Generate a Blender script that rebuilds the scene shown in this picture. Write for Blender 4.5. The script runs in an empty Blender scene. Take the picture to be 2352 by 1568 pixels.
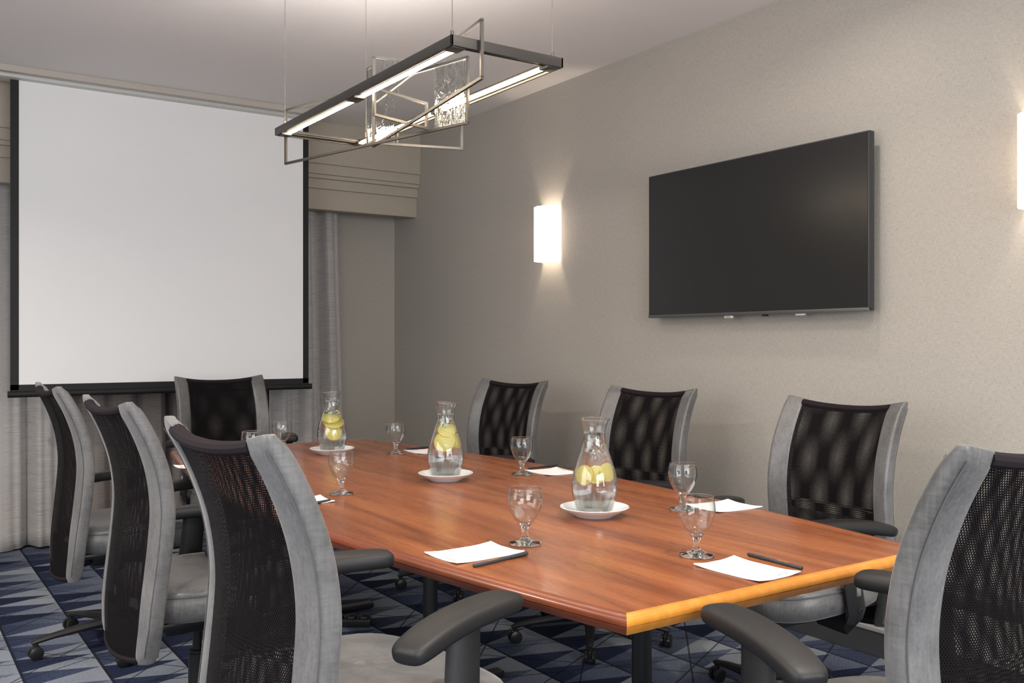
import bpy, bmesh, math, random
from mathutils import Vector, Matrix
C = bpy.context.scene.collection
PI = math.pi
rnd = random.Random(7)

# ------------------------------------------------------------------ camera
cd = bpy.data.cameras.new('camera'); cam = bpy.data.objects.new('camera', cd); C.objects.link(cam)
cam.location = (0, 0, 1.24); cam.rotation_euler = (PI/2, 0, -math.radians(34.29))
cd.sensor_width = 36; cd.lens = 2150/2352*36; cd.shift_y = 2/2352; cd.clip_start = .02
bpy.context.scene.camera = cam
vs = bpy.context.scene.view_settings
vs.view_transform = 'Standard'; vs.look = 'None'; vs.gamma = 1; vs.exposure = 0.88; vs.use_curve_mapping = False
bpy.context.scene.cycles.transparent_max_bounces = 24
bpy.context.scene.cycles.max_bounces = 14

# ------------------------------------------------------------------ world and large lights
w = bpy.data.worlds.new('world'); bpy.context.scene.world = w; w.use_nodes = True
w.node_tree.nodes['Background'].inputs[0].default_value = (.8, .86, 1, 1)
w.node_tree.nodes['Background'].inputs[1].default_value = .05

LAMPS = dict(down=14, window=80, side=36, strip=29, upstrip=52, sconce=13, wallwash=3, aisle=30)  # window, side, down and aisle drive the added fill lights

def area_light(name, loc, rot, sx, sy, power, col, shape='RECTANGLE', parent=None, spread=PI):
    l = bpy.data.lights.new(name, 'AREA'); l.shape = shape; l.size = sx
    if shape in ('RECTANGLE', 'ELLIPSE'): l.size_y = sy
    l.energy = power; l.color = col; l.spread = spread
    o = bpy.data.objects.new(name, l); C.objects.link(o)
    o.location = loc; o.rotation_euler = rot
    if parent: o.parent = parent
    return o
# added daylight fill, sources unseen, behind and to the left of the camera
area_light('daylight_fill_rear', (.9, -2.42, 1.55), (PI/2, 0, 0), 3.4, 1.9, LAMPS['window'], (.93, .96, 1))
area_light('daylight_fill_side', (-1.87, 1.6, 1.5), (PI/2, 0, -PI/2), 3.6, 1.7, LAMPS['side'], (.93, .96, 1))

# ------------------------------------------------------------------ node helpers
class NT:
    def __init__(s, name):
        s.m = bpy.data.materials.new(name); s.m.use_nodes = True
        s.t = s.m.node_tree; s.t.nodes.clear()
        s.out = s.t.nodes.new('ShaderNodeOutputMaterial')
    def n(s, typ, **kw):
        nd = s.t.nodes.new(typ)
        for k, v in kw.items(): setattr(nd, k, v)
        return nd
    def put(s, sock, v):
        if v is None: return
        if hasattr(v, 'is_output'): s.t.links.new(v, sock)
        else:
            if isinstance(v, (tuple, list)) and len(v) == 3 and sock.type == 'RGBA': v = (*v, 1)
            sock.default_value = v
    def m2(s, op, a, b=None, c=None):
        nd = s.n('ShaderNodeMath', operation=op)
        for i, v in enumerate((a, b, c)): s.put(nd.inputs[i], v) if v is not None else None
        return nd.outputs[0]
    def coord(s, kind='Object'): return s.n('ShaderNodeTexCoord').outputs[kind]
    def mapping(s, vec, scale=(1, 1, 1), rot=(0, 0, 0), loc=(0, 0, 0)):
        nd = s.n('ShaderNodeMapping'); s.put(nd.inputs['Vector'], vec)
        nd.inputs['Scale'].default_value = scale; nd.inputs['Rotation'].default_value = rot; nd.inputs['Location'].default_value = loc
        return nd.outputs[0]
    def noise(s, vec, scale=5, detail=3, rough=.5, dist=0):
        nd = s.n('ShaderNodeTexNoise'); s.put(nd.inputs['Vector'], vec)
        nd.inputs['Scale'].default_value = scale; nd.inputs['Detail'].default_value = detail
        nd.inputs['Roughness'].default_value = rough; nd.inputs['Distortion'].default_value = dist
        return nd.outputs[0]
    def ramp(s, fac, stops, interp='LINEAR'):
        nd = s.n('ShaderNodeValToRGB'); s.put(nd.inputs[0], fac); cr = nd.color_ramp; cr.interpolation = interp
        while len(cr.elements) < len(stops): cr.elements.new(.5)
        for e, (p, c) in zip(cr.elements, stops):
            e.position = p; e.color = (*c, 1) if len(c) == 3 else c
        return nd.outputs[0]
    def mix(s, fac, a, b, blend='MIX'):
        nd = s.n('ShaderNodeMix', data_type='RGBA', blend_type=blend)
        s.put(nd.inputs[0], fac); s.put(nd.inputs[6], a); s.put(nd.inputs[7], b); return nd.outputs[2]
    def bump(s, h, strength=.2, dist=.002):
        nd = s.n('ShaderNodeBump'); s.put(nd.inputs['Height'], h)
        nd.inputs['Strength'].default_value = strength; nd.inputs['Distance'].default_value = dist; return nd.outputs[0]
    def bsdf(s, col, rough=.5, metal=0, spec=.5, normal=None, **kw):
        nd = s.n('ShaderNodeBsdfPrincipled')
        s.put(nd.inputs['Base Color'], col); s.put(nd.inputs['Roughness'], rough); s.put(nd.inputs['Metallic'], metal)
        s.put(nd.inputs['Specular IOR Level'], spec)
        if normal is not None: s.put(nd.inputs['Normal'], normal)
        for k, v in kw.items(): s.put(nd.inputs[k.replace('_', ' ')], v)
        return nd.outputs[0]
    def done(s, surf):
        s.t.links.new(surf, s.out.inputs['Surface']); return s.m

def simple(name, col, rough=.5, metal=0, spec=.5, grain=0, gscale=400, var=.07, **kw):
    t = NT(name); nrm = None
    v = t.noise(t.coord(), 30, 2)
    c2 = tuple(x*(1-var) for x in col)
    colr = t.mix(v, col, c2)
    if grain: nrm = t.bump(t.noise(t.coord(), gscale, 2), grain, .001)
    return t.done(t.bsdf(colr, rough, metal, spec, nrm, **kw))

def emit(name, col, strength):
    t = NT(name); e = t.n('ShaderNodeEmission'); e.inputs[0].default_value = (*col, 1); e.inputs[1].default_value = strength
    return t.done(e.outputs[0])

M = {}
# woven wallpaper
def mat_wall(name, base):
    t = NT(name); c = t.coord()
    h = t.noise(t.mapping(c, (60, 60, 700)), 1, 3, .7); v = t.noise(t.mapping(c, (600, 600, 45)), 1, 3, .7)
    big = t.noise(c, .7, 2)
    s = t.m2('ADD', h, v)
    f = t.m2('MULTIPLY', s, .5)
    col = t.ramp(f, [(.33, tuple(x*.72 for x in base)), (.5, base), (.68, tuple(min(1, x*1.22) for x in base))])
    return t.done(t.bsdf(col, .8, 0, .15, t.bump(f, .25, .001)))
M['wall'] = mat_wall('wallpaper', (.415, .39, .35))
M['wall_plain'] = mat_wall('window_wall_paper', (.42, .39, .345))
M['ceiling'] = simple('ceiling_paint', (.80, .775, .765), .9, 0, .1, var=.015)
M['trim'] = simple('trim_paint', (.50, .46, .41), .6)
M['valance'] = simple('valance_board', (.45, .40, .33), .65, 0, .2)
M['base'] = simple('baseboard_rubber', (.06, .062, .065), .45)
M['base_top'] = simple('baseboard_cap', (.35, .35, .34), .4)
# carpet
def mat_carpet():
    t = NT('patterned_carpet'); c = t.coord()
    sep = t.n('ShaderNodeSeparateXYZ'); t.put(sep.inputs[0], c)
    x, y = sep.outputs[0], sep.outputs[1]
    W, S = .27, .175
    j = t.m2('DIVIDE', t.m2('SUBTRACT', x, .18), W)
    yi = t.m2('DIVIDE', y, S)
    i = t.m2('SUBTRACT', yi, t.m2('MULTIPLY', j, .5))
    fi, fj = t.m2('FLOOR', i), t.m2('FLOOR', j)
    ri, rj = t.m2('FRACT', i), t.m2('FRACT', j)
    sm = t.m2('ADD', ri, rj)
    up = t.m2('GREATER_THAN', sm, 1.0)
    comb = t.n('ShaderNodeCombineXYZ'); t.put(comb.inputs[0], fi); t.put(comb.inputs[1], fj); t.put(comb.inputs[2], up)
    wn = t.n('ShaderNodeTexWhiteNoise'); t.put(wn.inputs['Vector'], comb.outputs[0])
    # alternate light and dark triangles with a random part
    v = t.m2('ADD', t.m2('MULTIPLY', up, .42), t.m2('MULTIPLY', wn.outputs[0], .58))
    # along each triangle the pile fades from dark to light
    v2 = t.m2('ADD', v, t.m2('MULTIPLY', t.m2('SUBTRACT', rj, .5), .22))
    big = t.noise(c, 1.6, 2)
    v3 = t.m2('ADD', v2, t.m2('MULTIPLY', t.m2('SUBTRACT', big, .5), .5))
    fib = t.noise(t.mapping(c, (230, 320, 1)), 1, 4, .85)
    knit = t.noise(t.mapping(c, (90, 160, 1)), 1, 2, .6)
    v4 = t.m2('ADD', v3, t.m2('MULTIPLY', t.m2('SUBTRACT', fib, .5), 1.1))
    v5 = t.m2('ADD', v4, t.m2('MULTIPLY', t.m2('SUBTRACT', knit, .5), .5))
    col = t.ramp(v5, [(.0, (.012, .017, .042)), (.3, (.032, .043, .088)), (.5, (.08, .10, .155)), (.72, (.17, .195, .25)), (1, (.30, .33, .375))])
    # fine dark lines
    def line(expr, period, wd, off=0):
        f = t.m2('FRACT', t.m2('ADD', t.m2('DIVIDE', expr, period), off))
        return t.m2('LESS_THAN', f, wd/period)
    l1 = line(t.m2('SUBTRACT', x, .18), W, .011)
    def diag(k, per, off): return line(t.m2('ADD', y, t.m2('MULTIPLY', x, k)), per, .007*math.sqrt(1+k*k), off)
    l2 = diag(1.12, .61, .2); l3 = diag(-1.1, .61, .45)
    l4 = diag(.324, .35, 0); l5 = diag(-.5, .47, .3)
    ls = t.m2('MAXIMUM', t.m2('MAXIMUM', l1, l2), t.m2('MAXIMUM', l3, t.m2('MAXIMUM', l4, l5)))
    col = t.mix(t.m2('MULTIPLY', ls, .8), col, (.012, .014, .022))
    return t.done(t.bsdf(col, .95, 0, .1, t.bump(fib, .6, .004)))
M['carpet'] = mat_carpet()
# cherry wood
def mat_wood(name, d, m, l, rough=.28, coat=.15, sc=(16, 1.2, 16)):
    t = NT(name); c = t.coord()
    n1 = t.noise(t.mapping(c, sc), 1, 4, .55, .4)
    n2 = t.noise(t.mapping(c, tuple(s*9 if s > 5 else s*3 for s in sc)), 1, 3, .7)
    f = t.m2('ADD', t.m2('MULTIPLY', n1, .78), t.m2('MULTIPLY', n2, .22))
    col = t.ramp(f, [(.28, d), (.5, m), (.72, l)])
    r = t.m2('ADD', t.m2('MULTIPLY', n2, .08), rough-.04)
    return t.done(t.bsdf(col, r, 0, .5, t.bump(n2, .03, .0005), Coat_Weight=coat, Coat_Roughness=.12))
M['wood'] = mat_wood('cherry_wood', (.13, .034, .011), (.27, .080, .025), (.38, .135, .045))
M['wood_edge'] = mat_wood('cherry_edge', (.12, .026, .010), (.18, .045, .018), (.25, .070, .029), .3)
M['wood_end'] = mat_wood('lit_wood_edge', (.46, .17, .022), (.54, .215, .028), (.62, .27, .04), .3, .15, (40, 30, 10))  # orange of light on the varnish put into the end edge colour
# leather
def mat_leather(name, base, streak=(3, 3, 3), rough=.42):
    t = NT(name); c = t.coord()
    n1 = t.noise(c, 7, 4, .65)
    n2 = t.noise(t.mapping(c, (22, 160, 160)), 1, 3, .6); n3 = t.noise(t.mapping(c, (160, 160, 18)), 1, 3, .6)
    f = t.m2('ADD', t.m2('MULTIPLY', n1, .5), t.m2('MULTIPLY', t.m2('ADD', n2, n3), .25))
    col = t.ramp(f, [(.33, tuple(x*.55 for x in base)), (.5, base), (.66, tuple(min(1, x*1.45) for x in base))])
    return t.done(t.bsdf(col, t.m2('ADD', rough-.2, t.m2('MULTIPLY', n1, .3)), 0.0, .55, t.bump(f, .3, .003), Sheen_Weight=.25, Sheen_Roughness=.4))
M['leather'] = mat_leather('grey_leather', (.125, .124, .125))
M['leather_dark'] = simple('seam_thread', (.095, .093, .093), .8)
M['plastic'] = simple('black_plastic', (.013, .013, .014), .45, 0, .4, .35, 900)
M['black'] = simple('black_satin', (.012, .012, .013), .35, 0, .5)
M['rubber'] = simple('caster_rubber', (.016, .016, .017), .3)
M['chrome'] = simple('brushed_steel', (.6, .6, .6), .28, 1)
# perforated mesh cloth
def mat_mesh(name, pitch, thr):
    t = NT(name); uv = t.coord('UV'); sep = t.n('ShaderNodeSeparateXYZ'); t.put(sep.inputs[0], uv)
    a = t.m2('SINE', t.m2('MULTIPLY', sep.outputs[0], 2*PI/(pitch*1.1))); b = t.m2('SINE', t.m2('MULTIPLY', sep.outputs[1], 2*PI/(pitch*1.7)))
    hole = t.m2('GREATER_THAN', t.m2('MULTIPLY', a, b), thr)
    sh = t.bsdf((.009, .0075, .0085), .9, 0, .06)
    tr = t.n('ShaderNodeBsdfTransparent')
    mx = t.n('ShaderNodeMixShader'); t.put(mx.inputs[0], hole); t.put(mx.inputs[1], sh); t.put(mx.inputs[2], tr.outputs[0])
    return t.done(mx.outputs[0])
M['mesh_a'] = mat_mesh('mesh_cloth_front', .0050, .35)
M['mesh_b'] = mat_mesh('mesh_cloth_rear', .0052, .35)
M['mesh_roll'] = simple('mesh_roll', (.016, .012, .015), .8, 0, .12, .8, 500)
# curtains
def mat_curtain(name, base):
    t = NT(name); c = t.coord()
    n1 = t.noise(t.mapping(c, (8, 8, 420)), 1, 3, .7); n2 = t.noise(t.mapping(c, (300, 300, 12)), 1, 2, .6)
    f = t.m2('ADD', t.m2('MULTIPLY', n1, .88), t.m2('MULTIPLY', n2, .12))
    col = t.ramp(f, [(.3, tuple(x*.6 for x in base)), (.5, base), (.72, tuple(min(1, x*1.3) for x in base))])
    p = t.bsdf(col, .75, 0, .2, None, Sheen_Weight=.3)
    return t.done(p)
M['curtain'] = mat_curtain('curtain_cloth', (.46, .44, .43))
M['curtain_shaded'] = mat_curtain('curtain_cloth_shaded', (.25, .22, .205))  # darker curtain cloth: the screen's shadow put into its colour
M['screen_white'] = simple('projection_cloth', (.88, .885, .89), .85, 0, .1, var=.01)
M['screen_black'] = simple('screen_border', (.014, .014, .015), .55, 0, .3)
M['white_paint'] = simple('white_enamel', (.6, .6, .58), .4)
M['paper'] = simple('paper', (.86, .88, .90), .7, 0, .2)
M['ink'] = simple('grey_ink', (.10, .10, .12), .8)
M['gold_ink'] = simple('gold_ink', (.65, .42, .12), .5)
M['pen'] = simple('pen_plastic', (.035, .042, .055), .35)
M['porcelain'] = simple('porcelain', (.82, .84, .86), .12, 0, .5)
M['tv_glass'] = simple('tv_glass', (.020, .0205, .021), .25, 0, .35)
M['tv_case'] = simple('tv_case', (.03, .031, .033), .4)
M['tv_strip'] = simple('tv_strip', (.12, .125, .13), .35, .6)
M['bronze'] = simple('gunmetal', (.075, .070, .064), .42, .45)
M['pewter'] = simple('pewter', (.17, .158, .142), .40, .7)
M['cable'] = simple('steel_cable', (.30, .27, .24), .4, .7)
M['led_up'] = emit('led_diffuser_top', (1, .93, .86), LAMPS['upstrip'])
M['led'] = emit('led_diffuser', (1, .80, .56), LAMPS['strip'])
def thin_glass(name, tint=(.985, .99, .99), ior=1.5, extra=0):
    t = NT(name); lw = t.n('ShaderNodeLayerWeight'); lw.inputs[0].default_value = .5
    r0 = ((ior-1)/(ior+1))**2
    tr = t.n('ShaderNodeBsdfTransparent'); t.put(tr.inputs[0], t.mix(t.m2('POWER', lw.outputs['Facing'], 3.5), tint, (.62, .64, .65)))
    gl = t.n('ShaderNodeBsdfGlossy'); gl.inputs[0].default_value = (1, 1, 1, 1); gl.inputs[1].default_value = .01
    f = t.m2('ADD', t.m2('MULTIPLY', t.m2('POWER', lw.outputs['Facing'], 3.2), .9), r0+extra)
    mx = t.n('ShaderNodeMixShader'); t.put(mx.inputs[0], f); t.put(mx.inputs[1], tr.outputs[0]); t.put(mx.inputs[2], gl.outputs[0])
    return t.done(mx.outputs[0])
M['glass'] = thin_glass('clear_glass', (.955, .965, .965))
def solid_glass(name, ior, col=(1, 1, 1), rough=0, clear=0):
    t = NT(name); g = t.n('ShaderNodeBsdfGlass'); g.inputs['IOR'].default_value = ior
    g.inputs['Color'].default_value = (*col, 1); g.inputs['Roughness'].default_value = rough
    if not clear: return t.done(g.outputs[0])
    tr = t.n('ShaderNodeBsdfTransparent'); mx = t.n('ShaderNodeMixShader'); mx.inputs[0].default_value = clear
    t.put(mx.inputs[1], g.outputs[0]); t.put(mx.inputs[2], tr.outputs[0]); return t.done(mx.outputs[0])
M['glass_solid'] = solid_glass('moulded_glass', 1.45, (.985, .99, .99))
M['water'] = solid_glass('water', 1.33, (.99, .998, .998), 0, .22)
M['ice'] = solid_glass('ice', 1.20, (.97, .985, .99), .08)
def textured_glass():
    t = NT('seeded_glass'); c = t.coord()
    n = t.noise(t.mapping(c, (26, 26, 10)), 1, 3, .6, 1.0)
    b = t.bump(n, .9, .02)
    g = t.n('ShaderNodeBsdfGlass'); g.inputs['IOR'].default_value = 1.35; g.inputs['Color'].default_value = (.90, .91, .91, 1); t.put(g.inputs['Normal'], b)
    tr = t.n('ShaderNodeBsdfTransparent'); tr.inputs[0].default_value = (.85, .86, .86, 1)
    mx = t.n('ShaderNodeMixShader'); mx.inputs[0].default_value = .45
    t.put(mx.inputs[1], g.outputs[0]); t.put(mx.inputs[2], tr.outputs[0]); return t.done(mx.outputs[0])
M['seeded'] = textured_glass()
def mat_lemon():
    t = NT('lemon_flesh'); c = t.coord(); sep = t.n('ShaderNodeSeparateXYZ'); t.put(sep.inputs[0], c)
    r = t.m2('SQRT', t.m2('ADD', t.m2('POWER', sep.outputs[0], 2), t.m2('POWER', sep.outputs[1], 2)))
    an = t.m2('ARCTAN2', sep.outputs[1], sep.outputs[0])
    seg = t.m2('ABSOLUTE', t.m2('SINE', t.m2('MULTIPLY', an, 4.5)))
    wall = t.m2('LESS_THAN', t.m2('MULTIPLY', seg, r), .0016)
    pith = t.m2('GREATER_THAN', r, .0255)
    rind = t.m2('GREATER_THAN', r, .0285)
    n = t.noise(c, 300, 2)
    col = t.mix(n, (.95, .86, .16), (.98, .93, .42))
    col = t.mix(t.m2('MAXIMUM', wall, pith), col, (.98, .95, .62)); col = t.mix(rind, col, (.98, .74, .01))
    p = t.bsdf(col, .4, 0, .3); tl = t.n('ShaderNodeBsdfTranslucent'); t.put(tl.inputs[0], col)
    mx = t.n('ShaderNodeMixShader'); mx.inputs[0].default_value = .4; t.put(mx.inputs[1], p); t.put(mx.inputs[2], tl.outputs[0])
    return t.done(mx.outputs[0])
M['lemon'] = mat_lemon()
def mat_shade():
    t = NT('frosted_shade')
    tl = t.n('ShaderNodeBsdfTranslucent'); tl.inputs[0].default_value = (.95, .90, .84, 1)
    df = t.n('ShaderNodeBsdfDiffuse'); df.inputs[0].default_value = (.9, .88, .85, 1)
    e = t.n('ShaderNodeEmission'); e.inputs[0].default_value = (1, .93, .85, 1); e.inputs[1].default_value = .55
    mx = t.n('ShaderNodeMixShader'); mx.inputs[0].default_value = .5
    t.put(mx.inputs[1], tl.outputs[0]); t.put(mx.inputs[2], df.outputs[0])
    ad = t.n('ShaderNodeAddShader'); t.put(ad.inputs[0], mx.outputs[0]); t.put(ad.inputs[1], e.outputs[0]); return t.done(ad.outputs[0])
M['shade'] = mat_shade()
M['bulb'] = emit('bulb', (1, .86, .68), 30)

# ------------------------------------------------------------------ mesh helpers
class MB:
    def __init__(s): s.v = []; s.f = []; s.uv = None; s.mi = []
    def add(s, vs_, fs, mi=0):
        o = len(s.v); s.v += [tuple(p) for p in vs_]; s.f += [tuple(i+o for i in f) for f in fs]; s.mi += [mi]*len(fs); return s
    def box(s, x0, x1, y0, y1, z0, z1, mat=None, bev=0):
        bm = bmesh.new(); bmesh.ops.create_cube(bm, size=1)
        for v in bm.verts: v.co = Vector(((x0+x1)/2+v.co.x*(x1-x0), (y0+y1)/2+v.co.y*(y1-y0), (z0+z1)/2+v.co.z*(z1-z0)))
        if bev: bmesh.ops.bevel(bm, geom=bm.edges[:]+bm.verts[:], offset=bev, segments=2, affect='EDGES', profile=.6)
        if mat is not None: bm.transform(mat)
        bm.verts.index_update(); s.add([v.co for v in bm.verts], [[v.index for v in f.verts] for f in bm.faces]); bm.free(); return s
    def loft(s, rings, closed=True, cap0=True, cap1=True, loop=False):
        n = len(rings[0]); vs_ = [p for r in rings for p in r]; fs = []
        m = n if closed else n-1; R_ = len(rings)
        for i in range(R_ if loop else R_-1):
            a, b = i*n, ((i+1) % R_)*n
            for k in range(m): fs.append((a+k, a+(k+1) % n, b+(k+1) % n, b+k))
        if not loop:
            if cap0: fs.append(tuple(range(n))[::-1])
            if cap1: fs.append(tuple((R_-1)*n+k for k in range(n)))
        return s.add(vs_, fs)
    def lathe(s, prof, seg=32, c=(0, 0, 0), fn=None):
        rings = []
        for r, z in prof:
            ring = []
            for k in range(seg):
                a = 2*PI*k/seg; p = (c[0]+r*math.cos(a), c[1]+r*math.sin(a), c[2]+z)
                ring.append(fn(p) if fn else p)
            rings.append(ring)
        return s.loft(rings, True, True, True)
    def tube(s, path, sec, seg=12, up=(0, 0, 1), cap=True, pw=2):
        """sweep: sec = radius, (a,b) half sizes, or list of these per point"""
        pts = [Vector(p) for p in path]; rings = []
        for i, p in enumerate(pts):
            t = (pts[min(i+1, len(pts)-1)]-pts[max(i-1, 0)]).normalized()
            u = Vector(up)
            if abs(t.dot(u)) > .95: u = Vector((1, 0, 0)) if abs(t.x) < .9 else Vector((0, 1, 0))
            sd = t.cross(u).normalized(); nn = sd.cross(t).normalized()
            sc = sec[i] if isinstance(sec, list) else sec
            a, b = (sc, sc) if not isinstance(sc, tuple) else sc
            if seg == 4: angs = [PI/4+PI/2*k for k in range(4)]; q = math.sqrt(2)
            else: angs = [2*PI*k/seg for k in range(seg)]; q = 1
            rings.append([p+sd*(a*q*math.copysign(abs(math.cos(g))**(2/pw), math.cos(g)))+nn*(b*q*math.copysign(abs(math.sin(g))**(2/pw), math.sin(g))) for g in angs])
        return s.loft(rings, True, cap, cap)
    def build(s, name, mat, parent=None, smooth=35, loc=None, uv=None):
        me = bpy.data.meshes.new(name); me.from_pydata(s.v, [], s.f); me.update()
        bm = bmesh.new(); bm.from_mesh(me); bmesh.ops.recalc_face_normals(bm, faces=bm.faces[:]); bm.to_mesh(me); bm.free()
        if smooth:
            me.shade_smooth(); me.set_sharp_from_angle(angle=math.radians(smooth))
        for m_ in (mat if isinstance(mat, list) else [mat]): me.materials.append(m_)
        if isinstance(mat, list):
            for p, i in zip(me.polygons, s.mi): p.material_index = i
        if uv:
            l = me.uv_layers.new(name='UVMap')
            for lp in me.loops: l.data[lp.index].uv = uv[lp.vertex_index]
        o = bpy.data.objects.new(name, me); C.objects.link(o)
        if parent: o.parent = parent
        if loc: o.location = loc
        return o
def tag(o, label=None, cat=None, group=None, kind=None):
    if label: o['label'] = label
    if cat: o['category'] = cat
    if group: o['group'] = group
    if kind: o['kind'] = kind
    return o
def thing(name, label, cat, loc=(0, 0, 0), rz=0, group=None):
    o = bpy.data.objects.new(name, None); C.objects.link(o); o.empty_display_size = .05
    o.location = loc; o.rotation_euler = (0, 0, rz); return tag(o, label, cat, group)
def dup(o, parent=None):
    c = o.copy(); C.objects.link(c); c.parent = parent
    for ch in list(o.children): dup(ch, c)
    return c
def struct(name, mb, mat, smooth=0):
    o = mb.build(name, mat, None, smooth); o['kind'] = 'structure'; return o

# ------------------------------------------------------------------ room shell
XW, YW, XL, YR, H = 3.28, 6.40, -1.9, -2.45, 2.74
struct('floor', MB().box(XL-.1, XW+.1, YR-.1, YW+.1, -.1, 0), M['carpet'])
struct('ceiling', MB().box(XL-.1, XW+.1, YR-.1, YW+.1, H, H+.1), M['ceiling'])
struct('wall_right', MB().box(XW, XW+.1, YR-.1, YW+.1, 0, H), M['wall'])
struct('wall_far', MB().box(XL-.1, XW, YW, YW+.1, 0, H), M['wall_plain'])
struct('wall_left', MB().box(XL-.1, XL, YR-.1, YW, 0, H), M['wall'])
struct('wall_rear', MB().box(XL, XW, YR-.1, YR, 0, H), M['wall'])
b = MB(); b.box(XW-.012, XW, YR, YW, 0, .10, bev=.003)
struct('baseboard_right', b, M['base'])
b = MB(); b.box(XW-.02, XW, YR, YW, .10, .115, bev=.002)
struct('trim_1', b, M['base_top'])
struct('baseboard_far', MB().box(2.85, XW-.012, YW-.012, YW, 0, .10, bev=.003), M['base'])
# added window frames, out of view, around the two daylight fill lights
def frame(name, axis, c0, c1, z0, z1, at, d):
    m = MB(); q = .06
    for a, b_, e, f in ((c0-q, c1+q, z0-q, z0), (c0-q, c1+q, z1, z1+q), (c0-q, c0, z0, z1), (c1, c1+q, z0, z1)):
        lo, hi = sorted((at, at+d))
        if axis == 'x': m.box(a, b_, lo, hi, e, f, bev=.004)
        else: m.box(lo, hi, a, b_, e, f, bev=.004)
    struct(name, m, M['trim'])
frame('added_window_1', 'x', -.8, 2.6, .60, 2.50, YR, .05)
frame('added_window_2', 'y', -.2, 3.4, .65, 2.35, XL, .05)
# ceiling lip in front of the screen slot
struct('trim_2', MB().box(.1, 2.375, 5.70, 5.735, 2.705, H, bev=.002), M['trim'])

# valance over the window
va = thing('window_valance', 'beige stepped valance board over the window, running into the right wall', 'valance', (1.7, 5.98, 2.15))
def vb(y0, z0, z1): return MB().box(-1.6, XW-1.7-.001, y0-5.98, 6.14-5.98, z0-2.15, z1-2.15, bev=.003)
for y0, z0, z1 in ((5.985, 2.455, H), (5.998, 2.387, 2.4545), (6.01, 2.36, 2.3865), (6.03, 2.293, 2.3595), (6.045, 2.152, 2.2925)):
    vb(y0, z0, z1).build('valance_board', M['valance'], va)

# curtains
def curtain(name, label, x0, x1, mat, seed, ztop=2.40, amp=.045, taper=0.0, nf=None):
    r = random.Random(seed); n = int((x1-x0)*110); nz = 26; L_ = x1-x0
    ph = [r.uniform(0, 6.28) for _ in range(4)]
    kf = (nf or 7.5)
    vs_, fs = [], []
    for j in range(nz+1):
        t = j/nz; z = .012+(ztop-.012)*t
        for i in range(n+1):
            s = i/n; xx = x0+L_*s
            g = kf*2*PI*xx+ph[0]+.5*math.sin(3.1*xx*2+ph[1])
            a = amp*(.75+.35*math.sin(5.3*xx+ph[2]))*(1.08-.25*t)
            f = math.sin(g)+.33*math.sin(2*g+ph[3]+.6*t)+.12*math.sin(4.7*g+2*t)
            y = 6.27+a*f*.85 + .012*math.sin(2*PI*xx*1.7+4*t)
            xs = xx + .014*math.sin(g+1.3)*(1-.3*t) - taper*t*s
            zz = z if j else z+.006*math.sin(g*.5)
            vs_.append((xs, y, zz))
    for j in range(nz):
        for i in range(n): a = j*(n+1)+i; fs.append((a, a+1, a+n+2, a+n+1))
    m = MB().add(vs_, fs); o = m.build(name, mat, None, 80)
    md = o.modifiers.new('s', 'SOLIDIFY'); md.thickness = .002
    return tag(o, label, 'curtain')
curtain('curtain', 'pale grey curtain hanging to the carpet left of and behind the leftmost chair back', -1.4, .95, M['curtain'], 3, nf=5.2, amp=.075)
curtain('curtain', 'curtain below the white projection screen, shade put into its grey brown colour', .97, 2.22, M['curtain_shaded'], 5, nf=5.4, amp=.075)
curtain('curtain', 'mauve grey curtain to the right of the projection screen, beside bare wall', 2.24, 2.83, M['curtain'], 11, taper=.05, nf=5.2, amp=.065)

# ------------------------------------------------------------------ projection screen
ps = thing('projection_screen', 'large white projection screen with black border pulled down before the curtains', 'projection screen', (1.49, 5.83, .93))
sx0, sx1, zb = -.868, .868, 0.0
MB().box(sx0, sx1, -.001, .001, .045, 1.80).build('screen_fabric', M['screen_white'], ps, 0)
bd = MB()
bd.box(sx0, sx0+.043, -.0022, -.0012, .045, 1.80).box(sx1-.038, sx1, -.0022, -.0012, .045, 1.80).box(sx0, sx1, -.0022, -.0012, .03, .075)
bd.build('screen_border', M['screen_black'], ps, 0)
MB().tube([(sx0-.012, 0, .022), (sx1+.02, 0, .022)], (.016, .018), 12).build('weight_bar', M['screen_black'], ps)
MB().box(-1.2, .93, -.06, .07, 1.762, 1.809, bev=.004).build('screen_housing', M['white_paint'], ps)

# ------------------------------------------------------------------ television
tv = thing('television', 'large black flat television mounted on the right wall', 'television', (3.20, 2.853, 1.715))
hw, hh = .627, .352
MB().box(0, .035, -hw, hw, -hh, hh, bev=.004).build('tv_case', M['tv_case'], tv)
MB().box(-.002, .001, -hw+.006, hw-.006, -hh+.016, hh-.006).build('tv_screen', M['tv_glass'], tv, 0)
MB().box(-.003, .012, -hw, hw, -hh-.002, -hh+.013, bev=.002).build('bottom_trim', M['tv_strip'], tv)
MB().box(.034, .060, -hw*.75, hw*.75, -hh*.85, hh*.2, bev=.01).build('rear_housing', M['tv_case'], tv)
MB().box(.058, .079, -.20, .20, -.2, .15, bev=.002).build('wall_bracket', M['black'], tv)
lb = MB().box(-.002, .008, .075, .122, -hh-.013, -hh-.003, bev=.001).build('name_tab', M['white_paint'], tv)
MB().box(-.003, -.0019, .085, .112, -hh-.0095, -hh-.006).build('tab_print', M['ink'], lb, 0)
MB().box(.004, .02, -.315, -.27, -hh-.010, -hh-.001, bev=.002).build('sensor_window', M['white_paint'], tv)
MB().box(.004, .02, -.115, -.09, -hh-.009, -hh-.001, bev=.002).build('control_button', M['black'], tv)

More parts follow.
